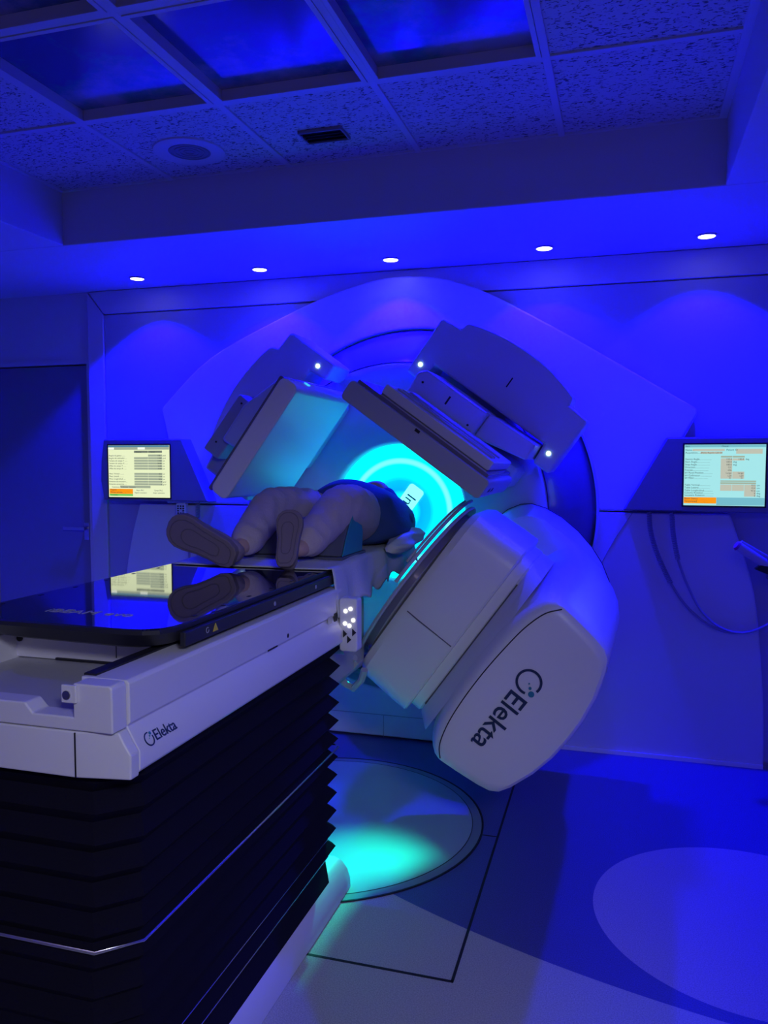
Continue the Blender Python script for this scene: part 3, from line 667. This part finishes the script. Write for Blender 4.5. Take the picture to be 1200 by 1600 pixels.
obj('indicator_light', rotY(bx(.393, .396, 2.96 - yo, 2.985 - yo, .40, .42), a), M['ledblue'], pan)
for y_, v_ in ((3.27, .02), (3.27, .26)): obj('face_mark', rotY(bx(v_, v_ + .03, y_ - yo, y_ + .004 - yo, .3655, .3662), a), M['dark'], pan)

# ------------------------------------------------------------------ treatment couch
XR, XL, ZT = -.92, -1.505, 1.145
cou = thing('treatment_couch', 'white treatment couch with glossy black tabletop and black folded bellows, in front', 'treatment couch', (-1.21, 1.9, 0))
co = Vector((-1.21, 1.9, 0))
def T(bm): return xform(bm, Matrix.Translation(-co))
top_o = [(XL, 3.5), (XL, 1.60), (XL + .012, 1.545), (XL + .04, 1.505), (XL + .085, 1.478), (XL + .14, 1.466), (XR - .09, 1.452), (XR - .05, 1.458), (XR - .02, 1.478), (XR - .005, 1.51), (XR, 1.56), (XR, 3.5)]
def inset(p, d, cy=2.5):
    cxx = (XL + XR) / 2
    return [(x + (d if x < cxx - .1 else (-d if x > cxx + .1 else 0)), y + (d * 1.2 if y < 1.6 else 0)) for x, y in p]
bm = loft(B(), [[(x, y, z) for x, y in inset(top_o, dd)] for z, dd in ((ZT - .052, .045), (ZT - .042, .022), (ZT - .012, .0), (ZT - .003, .0), (ZT, .004))])
tt = obj('tabletop', T(bm), M['blacktop'], cou, smooth=25)
tt.data.materials.append(M['blackside'])
for p in tt.data.polygons:
    if p.normal.z < .9: p.material_index = 1
for tx, x_ in (('iBEAM', -1.315), ('evo', -1.155)):
    tb = text_bm(tx, .052, .0003); xform(tb, Matrix.Translation((x_, 1.575, ZT + .0004)))
    obj('tabletop_lettering', T(tb), M['machine_d'], tt, smooth=0)
for k in range(6):
    for x_ in (XL + .02, XR - .028): obj('index_notch', T(bx(x_, x_ + .008, 1.62 + k * .14, 1.634 + k * .14, ZT - .001, ZT + .0006)), M['dark'], tt, smooth=0)
ar = obj('accessory_rail', T(bx(XR + .001, XR + .016, 1.52, 2.48, ZT - .046, ZT - .014)), M['blackside'], cou, bevel=.003)
g = prism_x(B(), [(1.640, ZT - .037), (1.664, ZT - .037), (1.652, ZT - .019)], XR + .0155, XR + .0172); obj('warning_label', T(g), M['warn'], ar, smooth=0)
g = xform(ring_arc(B(), (0, 0), .006, .002, 40, 360, .0008, 20), Matrix.Translation((XR + .0162, 1.615, ZT - .028)) @ FACE_POS_X); obj('ring_label', T(g), M['machine_d'], ar, smooth=0)
for yy in (1.98, 2.28): obj('bolt', T(cyl(B(), (XR + .0165, yy, ZT - .030), .006, 'x', .002, 14)), M['machine_d'], ar)
# rails
prof = [(-.995, 1.088), (-.895, 1.088), (-.888, 1.082), (-.888, 1.006), (-.895, 1.000), (-.868, .955), (-.868, .918), (-.873, .912), (-.995, .912)]
bm = loft(B(), [[(x, y, z) for x, z in prof] for y in (1.290, 2.47)])
obj('side_rail', T(bm), M['white'], cou, bevel=.003)
mirr = [(2 * -1.205 - x, z) for x, z in reversed(prof)]
obj('side_rail', T(loft(B(), [[(x, y, z) for x, z in mirr] for y in (1.290, 2.47)])), M['white'], cou, bevel=.003)
obj('rail_gap', T(bx(-.995, -.968, 1.30, 2.47, 1.082, 1.092)), M['dark'], cou)
obj('rail_slot', T(bx(-.8885, -.8872, 1.90, 1.96, 1.003, 1.007)), M['dark'], cou)
obj('rail_hole', T(cyl(B(), (-.8885, 2.03, 1.018), .006, 'x', .003, 14)), M['dark'], cou)
lg = logo('brand_lettering', .0195, Matrix.Translation((-.8735, 1.330, .9640)) @ FACE_POS_X @ Matrix.Rotation(R(-33), 4, 'X'), cou)
for q in [lg] + list(lg.children):
    q.data.transform(Matrix.Translation(-co))
# front cross piece with the cut-out, lower bumper
fz = [(-1.415, .998), (-.893, .998), (-.893, 1.083), (-.899, 1.088), (-.978, 1.088), (-.978, 1.024), (-1.068, 1.024), (-1.086, 1.043), (-1.324, 1.043), (-1.342, 1.024), (-1.432, 1.024), (-1.432, 1.088), (-1.517, 1.088), (-1.517, .998)]
obj('front_cover', T(prism_y(B(), fz, 1.243, 1.2895)), M['white'], cou, bevel=.004)
def bump_ring(z, e): return [(-1.435, 1.243, z), (-.975, 1.243, z), (-.893 + e, 1.262, z), (-.893 + e, 1.2895, z), (-1.517 - e, 1.2895, z), (-1.517 - e, 1.262, z)]
bm = loft(B(), [bump_ring(.908, .024), bump_ring(.955, .025), bump_ring(.975, .011), bump_ring(.9965, .0)])
fb = obj('front_bumper', T(bm), M['white'], cou, bevel=.004)
obj('seam', T(bx(-.976, -.9735, 1.2415, 1.2435, .91, .995)), M['dark'], fb)
obj('bolt_plate', T(bx(-.998, -.966, 1.236, 1.243, 1.052, 1.086)), M['white'], cou, bevel=.002)
obj('bolt', T(cyl(B(), (-.984, 1.2345, 1.068), .0085, 'y', .004, 18)), M['metal'], cou)
obj('tray', T(bx(-1.43, -.98, 1.275, 2.40, 1.008, 1.022)), M['tray'], cou)
cb_ = obj('carriage_bar', T(prism_y(B(), rrect(-1.425, -.972, 1.024, 1.090, .008), 1.60, 1.625)), M['white'], cou, bevel=.003)
obj('carriage_body', T(bx(-1.43, -.965, 1.625, 2.45, 1.024, 1.092)), M['tray'], cou)
obj('bolt', T(cyl(B(), (-1.405, 1.598, 1.070), .008, 'y', .004, 16)), M['dark'], cb_)
obj('seam', T(bx(-1.135, -1.1335, 1.5985, 1.6005, 1.04, 1.085)), M['dark'], cb_)
obj('slot', T(bx(-1.30, -1.04, 1.594, 1.6005, 1.026, 1.030)), M['dark'], cb_)
obj('rail_end_label', T(bx(-.8878, -.8868, 2.34, 2.375, .985, 1.01)), M['machine_d'], cou)
obj('rail_end_socket', T(bx(-.8878, -.8862, 2.395, 2.42, .975, 1.012)), M['dark'], cou)
# bellows
def chamf(x0, x1, y0, y1, c): return [(x0 + c, y0), (x1 - c, y0), (x1, y0 + c), (x1, y1 - c * .3), (x1 - c * .3, y1), (x0 + c * .3, y1), (x0, y1 - c * .3), (x0, y0 + c)]
rings = []; zt, zb, nf = .915, .175, 12
for k in range(nf * 2 + 1):
    z = zt + (zb - zt) * k / (nf * 2); d = 0.0 if k % 2 else .028; s_ = .022 * k / (nf * 2)
    d += .0
    rings.append([(x, y, z) for x, y in chamf(-1.52 + d + s_, -.895 - d - s_, 1.282 + d, 2.50 - d, .066)])
rings.append([(x, y, .04) for x, y in chamf(-1.49, -.925, 1.30, 2.48, .066)])
bl = obj('bellows', T(loft(B(), rings)), M['bellows'], cou, smooth=12)
for z, off, rr in ((.546, .0005, .0035), (.235, -.022, .0022), (.175, -.020, .0022)):
    k = (zt - z) / (zt - zb); s_ = .022 * k
    P = chamf(-1.52 + s_ - off, -.895 - s_ + off, 1.282 - off, 2.50 + off, .066)
    obj('metal_strip', T(tube(B(), [(x, y, z) for x, y in P], rr, 6, closed=True)), M['silver'], bl, smooth=60)
sk = loft(B(), [[(-1.55, y, 0), (-.905, y, 0), (-.907, y, .035), (-.918, y, .07), (-.938, y, .095), (-.965, y, .105), (-1.48, y, .105), (-1.53, y, .07)] for y in (1.10, 2.56, 2.60, 2.62)])
for v in sk.verts:
    if v.co.y > 2.61: v.co.z *= .86; v.co.x += (-.012 if v.co.x > -1.2 else .012)
obj('skirting', T(sk), M['skirt'], cou, bevel=.004)
# control keypad at the far end of the rail
kp = obj('keypad', T(prism_y(B(), rrect(-.880, -.818, .885, 1.060, .012), 2.42, 2.47)), M['cover'], cou, bevel=.006)
for x, z in ((-.857, 1.018), (-.840, 1.026), (-.859, .978), (-.844, .971), (-.831, .990)):
    obj('lit_button', T(cyl(B(), (x, 2.4185, z), .0062, 'y', .003, 18)), M['btn'], kp)
for x, z in ((-.860, .944), (-.846, .926), (-.829, .950)):
    obj('arrow_key', T(prism_y(B(), [(x - .005, z - .012), (x + .008, z), (x - .005, z + .012)], 2.4165, 2.420)), M['dark'], kp, smooth=0)
obj('keypad_bracket', T(bx(-.895, -.879, 2.44, 2.48, .93, 1.04)), M['machine_d'], cou)
obj('lift_cylinder', T(cyl(B(), (-.955, 2.56, .875), .034, 'x', .10, 24)), M['machine_d'], cou)
obj('lift_housing', T(bx(-1.45, -.96, 2.47, 2.95, .70, 1.0)), M['machine_d'], cou, bevel=.03)

# ------------------------------------------------------------------ bedding, support and patient
def cloth_sheet():
    bm = B(); nu, nv = 60, 90; g_ = []
    rnd = random.Random(3); ph = [(rnd.uniform(10, 34), rnd.uniform(0, 6), rnd.uniform(8, 26), rnd.uniform(.3, 1)) for _ in range(7)]
    for j in range(nv + 1):
        y = 2.44 + 1.0 * j / nv; row = []
        hang = .155 - .07 * (j / nv) + .012 * math.sin(j * .5)
        edge = .02 * math.sin(y * 23) + .012 * math.sin(y * 51)
        for i in range(nu + 1):
            s_ = i / nu
            wr = sum(a * math.sin(kx * (s_ * .9) + kp_ + ky * y) for kx, kp_, ky, a in ph) / 7
            if s_ < .8:
                x = XL + .02 + (XR - XL - .01) * (s_ / .8); z = ZT + .0025 + (.006 + .010 * wr * wr + .005 * wr) * min(1, j / 9)
            else:
                t_ = (s_ - .8) / .2; x = XR + .012 + .016 * math.sin(t_ * PI * .5) + .010 * wr + .012 * t_ * math.sin(y * 26)
                z = ZT + .005 - hang * t_ ** 1.15
            yy = y + (edge if j == 0 else edge * (1 - j / nv) ** 3) + .01 * wr
            row.append(bm.verts.new((x, yy, z)))
        g_.append(row)
    for a_, b_ in zip(g_[:-1], g_[1:]):
        for i in range(nu): bm.faces.new((a_[i], a_[i + 1], b_[i + 1], b_[i]))
    return bm
sh = tag(obj('bed_sheet', cloth_sheet(), M['sheet'], smooth=80), 'pale crumpled sheet under the patient hanging over the couch edge', 'sheet')
so = sh.modifiers.new('s', 'SOLIDIFY'); so.thickness = .003; so.offset = 1
# gathered cloth beside the hip
rings = []
for k in range(26):
    t_ = k / 25; y = 2.98 + .42 * t_; env = max(.02, math.sin(PI * (.06 + .9 * t_)) ** .6)
    cxx = -.872 + .012 * math.sin(t_ * 9); czz = 1.158 + .03 * t_
    rings.append([(cxx + env * (.058 + .006 * math.sin(5 * q_ + 7 * t_)) * math.cos(q_), y, czz + env * (.040 + .006 * math.sin(4 * q_ + 11 * t_)) * math.sin(q_)) for q_ in [2 * PI * m / 40 for m in range(40)]])
tag(obj('folded_blanket', loft(B(), rings), M['sheet'], smooth=80), 'bunched pale cloth beside the patient hip at the couch edge', 'cloth')

# knee support
t = thing('knee_support', 'dark vinyl knee cushion with a teal end under the patient legs', 'cushion', (-1.12, 2.72, ZT + .022))
prof_k = [(-.10, 0), (.12, 0), (.13, .045), (.08, .10), (.02, .125), (-.04, .10), (-.085, .05)]
wing_k = [(-.10, 0), (.12, 0), (.13, .07), (.10, .150), (.06, .168), (.015, .150), (-.065, .05)]
rings = []
for x, s_, wg in ((-.20, 1, 1), (-.165, 1, 1), (-.125, .95, 0), (-.09, .80, 0), (-.04, .95, 0), (.0, 1.05, 0), (.04, .85, 0), (.08, .80, 0), (.115, 1.0, 0), (.145, 1, 1), (.175, 1, 1)):
    rings.append([(x, y, z * s_) for y, z in (wing_k if wg else prof_k)])
ks = obj('cushion', loft(B(), rings), M['foam'], t, bevel=.005, smooth=60)
obj('end_cover', prism_x(B(), [(y * .97, z * .96) for y, z in wing_k], .1755, .182), M['foamteal'], t, bevel=.003)
obj('base_board', bx(-.22, .185, -.12, .15, -.018, -.0005), M['foam'], t, bevel=.004)

def skin_mesh(verts, edges, rad, root=0, sub=2):
    me = bpy.data.meshes.new('sk'); me.from_pydata([tuple(v) for v in verts], edges, []); me.update()
    o = bpy.data.objects.new('sk', me); COL.objects.link(o)
    o.modifiers.new('skin', 'SKIN').use_smooth_shade = True
    s = o.modifiers.new('sub', 'SUBSURF'); s.levels = sub; s.render_levels = sub
    lay = me.skin_vertices[0].data
    for i, r in enumerate(rad):
        lay[i].radius = r if isinstance(r, tuple) else (r, r); lay[i].use_root = (i == root)
    bpy.context.view_layer.update()
    m2 = bpy.data.meshes.new_from_object(o.evaluated_get(bpy.context.evaluated_depsgraph_get()))
    bpy.data.objects.remove(o); bpy.data.meshes.remove(me)
    bm = B(); bm.from_mesh(m2); bpy.data.meshes.remove(m2); return bm
PX, PY, PZ = -1.11, 3.12, 1.275
person = thing('person', 'person lying on their back on the couch, beige trousers, dark blue top, knees raised', 'person', (PX, PY, ZT + .03))
po = Vector((PX, PY, ZT + .03))
def TP(bm): return xform(bm, Matrix.Translation(-po))
HL, HR = (-1.20, 3.08, 1.265), (-1.02, 3.08, 1.265)        # hips (left and right in the photo)
KL, KR = (-1.285, 2.80, 1.335), (-1.005, 2.80, 1.335)
AL, AR = (-1.250, 2.47, 1.205), (-1.036, 2.475, 1.205)
V_, E_, R_ = [], [], []
def sv(p, r, prev=None):
    V_.append(p); R_.append(r)
    if prev is not None: E_.append((prev, len(V_) - 1))
    return len(V_) - 1
pel = sv((PX, 3.12, PZ - .005), (.12, .09))
sp1 = sv((PX, 3.26, 1.272), (.13, .085), pel); ch = sv((PX, 3.40, 1.268), (.145, .09), sp1); sh_ = sv((PX, 3.50, 1.262), (.12, .07), ch)
nk = sv((PX, 3.565, 1.262), .05, sh_); hd0 = sv((PX, 3.63, 1.270), (.058, .062), nk); hd = sv((PX, 3.70, 1.275), (.074, .082), hd0); hd2 = sv((PX, 3.775, 1.265), (.066, .07), hd)
nose = sv((PX, 3.668, 1.348), .011, hd0)
for s_ in (-1, 1):
    H_, K_, A_ = (HL, KL, AL) if s_ < 0 else (HR, KR, AR)
    a_ = sv(H_, .085, pel); b_ = sv(tuple((Vector(H_) + Vector(K_)) / 2), .075, a_); b_ = sv(K_, .056, b_); c_ = sv(tuple(Vector(K_).lerp(Vector(A_), .4)), .05, b_); c_ = sv(A_, .032, c_)
    toe = (-.03, -.05, .02) if s_ < 0 else (-.02, -.05, .01)
    sv((A_[0] + toe[0] * .6, A_[1] - .03, A_[2] + toe[2] * .3), .024, c_)
    s0 = sv((PX + s_ * .17, 3.48, 1.25), .05, sh_); e0 = sv((PX + s_ * .205, 3.28, 1.225), .036, s0); w0 = sv((PX + s_ * .085, 3.36 + s_ * .03, 1.383), .024, e0)
    h0 = sv((PX + s_ * .035, 3.365 + s_ * .04, 1.392), (.034, .013), w0)
    for f in range(4):
        b0 = sv((PX - s_ * .005, 3.33 + f * .02 + s_ * .04, 1.393), .0085, h0)
        b1 = sv((PX - s_ * (.035 + .004 * (f in (1, 2))), 3.328 + f * .02 + s_ * .04, 1.391), .0078, b0)
        sv((PX - s_ * (.055 + .007 * (f in (1, 2))), 3.328 + f * .02 + s_ * .04, 1.385), .007, b1)
    b0 = sv((PX + s_ * .03, 3.405 + s_ * .04, 1.388), .010, h0); sv((PX + s_ * .005, 3.425 + s_ * .04, 1.386), .008, b0)
obj('body', TP(skin_mesh(V_, E_, R_)), M['skin'], person, smooth=80)
# hair cap
bm = B(); bmesh.ops.create_uvsphere(bm, u_segments=24, v_segments=14, radius=1)
for v in bm.verts: v.co = Vector((PX + v.co.x * .086, 3.722 + v.co.y * .098, 1.262 + v.co.z * .084))
bmesh.ops.delete(bm, geom=[v for v in bm.verts if v.co.y < 3.70 and v.co.z > 1.29], context='VERTS')
obj('hair', TP(bm), M['hair'], person)
# trousers
V_, E_, R_ = [], [], []
pw = sv((PX + .01, 3.10, 1.275), (.155, .115)); sv((PX + .01, 3.20, 1.275), (.15, .115), pw)
def lerp(a, b, t): return tuple(Vector(a).lerp(Vector(b), t))
for H_, K_, A_, rr in ((HL, KL, AL, 1.0), (HR, KR, AR, 1.12)):
    a_ = sv(H_, .110 * rr, pw); m_ = sv(lerp(H_, K_, .5), .102 * rr, a_); k0 = sv(K_, .083 * rr, m_)
    q1 = sv(lerp(K_, A_, .33), .074, k0); q2 = sv(lerp(K_, A_, .68), .064, q1); sv(lerp(K_, A_, 1.02), .058, q2)
bm = skin_mesh(V_, E_, R_, sub=3)
for v in bm.verts:        # cloth creases that run across the legs
    c = v.co
    n_ = .0035 * math.sin(c.y * 85 + c.x * 30 + 2.0 * math.sin(c.z * 40)) + .0025 * math.sin(c.y * 47 - c.z * 60 + c.x * 20)
    c.z += n_; c.x += n_ * .5
obj('trousers', TP(bm), M['trouser'], person, smooth=80)
# top, draped over belly
rings = []
for y, cx, hw, zt_, zb_ in ((2.985, -1.09, .165, 1.400, 1.175), (3.0, -1.09, .195, 1.412, 1.165), (3.08, -1.09, .222, 1.422, 1.158), (3.18, -1.095, .236, 1.424, 1.155), (3.28, -1.105, .240, 1.412, 1.155), (3.38, -1.11, .234, 1.385, 1.155), (3.47, -1.11, .220, 1.360, 1.160), (3.53, -1.11, .18, 1.335, 1.175), (3.56, -1.11, .09, 1.320, 1.20)):
    ring = []
    for k in range(48):
        q_ = 2 * PI * k / 48; s_, c_ = math.sin(q_), math.cos(q_)
        up_ = s_ > 0; zm = zb_ + .075
        z = zm + ((zt_ - zm) * s_ ** 1.25 if up_ else -(zm - zb_) * abs(s_) ** .8)
        ring.append((cx + hw * math.copysign(abs(c_) ** (.95 if up_ else .7), c_) + .004 * math.sin(y * 70 + q_ * 6), y + (.05 * abs(c_) if y < 3.05 else 0), z + .004 * math.sin(y * 55 + q_ * 5)))
    rings.append(ring)
obj('shirt', TP(loft(B(), rings)), M['shirt'], person, smooth=80, subsurf=1)

for s_ in (-1, 1):
    obj('sleeve', TP(skin_mesh([(PX + s_ * .15, 3.48, 1.252), (PX + s_ * .205, 3.30, 1.232), (PX + s_ * .15, 3.33, 1.31), (PX + s_ * .095, 3.355 + s_ * .028, 1.372)], [(0, 1), (1, 2), (2, 3)], [.062, .048, .040, .033])), M['shirt'], person, smooth=80)
# shoes: local frame, sole in the XZ plane at y = 0 facing -y, toe towards +z
SW = [(0, .018), (.010, .032), (.04, .043), (.09, .044), (.14, .047), (.19, .056), (.225, .056), (.25, .046), (.265, .030), (.272, .012)]
def shoe(heel, xdir, zdir, length, label_dark):
    zd = Vector(zdir).normalized(); xd = Vector(xdir); xd = (xd - zd * xd.dot(zd)).normalized(); yd = zd.cross(xd)
    k = length / .272
    mt = Matrix.Translation(Vector(heel) - po) @ Matrix((( xd.x, yd.x, zd.x, 0), (xd.y, yd.y, zd.y, 0), (xd.z, yd.z, zd.z, 0), (0, 0, 0, 1))) @ Matrix.Scale(k, 4)
    D = [.05, .062, .070, .078, .072, .056, .047, .040, .034, .026]
    rings = []
    for (z, w_), d in zip(SW, D):
        ring = []
        for q in range(20):
            a = 2 * PI * q / 20; cx_, sy_ = math.cos(a), math.sin(a)
            ring.append((w_ * .98 * math.copysign(abs(cx_) ** .7, cx_), .014 + (d - .0) * max(0, sy_) ** .8 + (.0 if sy_ > 0 else -.004 * abs(sy_)), z))
        rings.append(ring)
    s = obj('shoe', xform(loft(B(), rings), mt), M['shoe'], person, smooth=60)
    out = [(w_ * 1.08 + .002, z) for z, w_ in SW]; poly = [(x, z) for x, z in out] + [(-x, z) for x, z in reversed(out)]
    poly = [(x + .006 * math.sin(z * 11), z) for x, z in poly]
    obj('sole', xform(prism_y(B(), poly, -.012, .016), mt), M['sole'], s, bevel=.004)
    for sc_, nm in ((.78, 'tread_line'), (.45, 'tread_line')):
        P = [((x - .003) * sc_, -.0125, .135 + (z - .135) * (sc_ + .1)) for x, z in poly]
        obj(nm, xform(tube(B(), P, .0016, 5, closed=True), mt), M['soled'], s)
    return s
shoe((-1.210, 2.350, 1.182), (.40, -.12, .91), (-.87, -.02, .38), .262, 0)
shoe((-1.040, 2.358, 1.160), (1, .12, .06), (-.07, .36, .80), .196, 0)
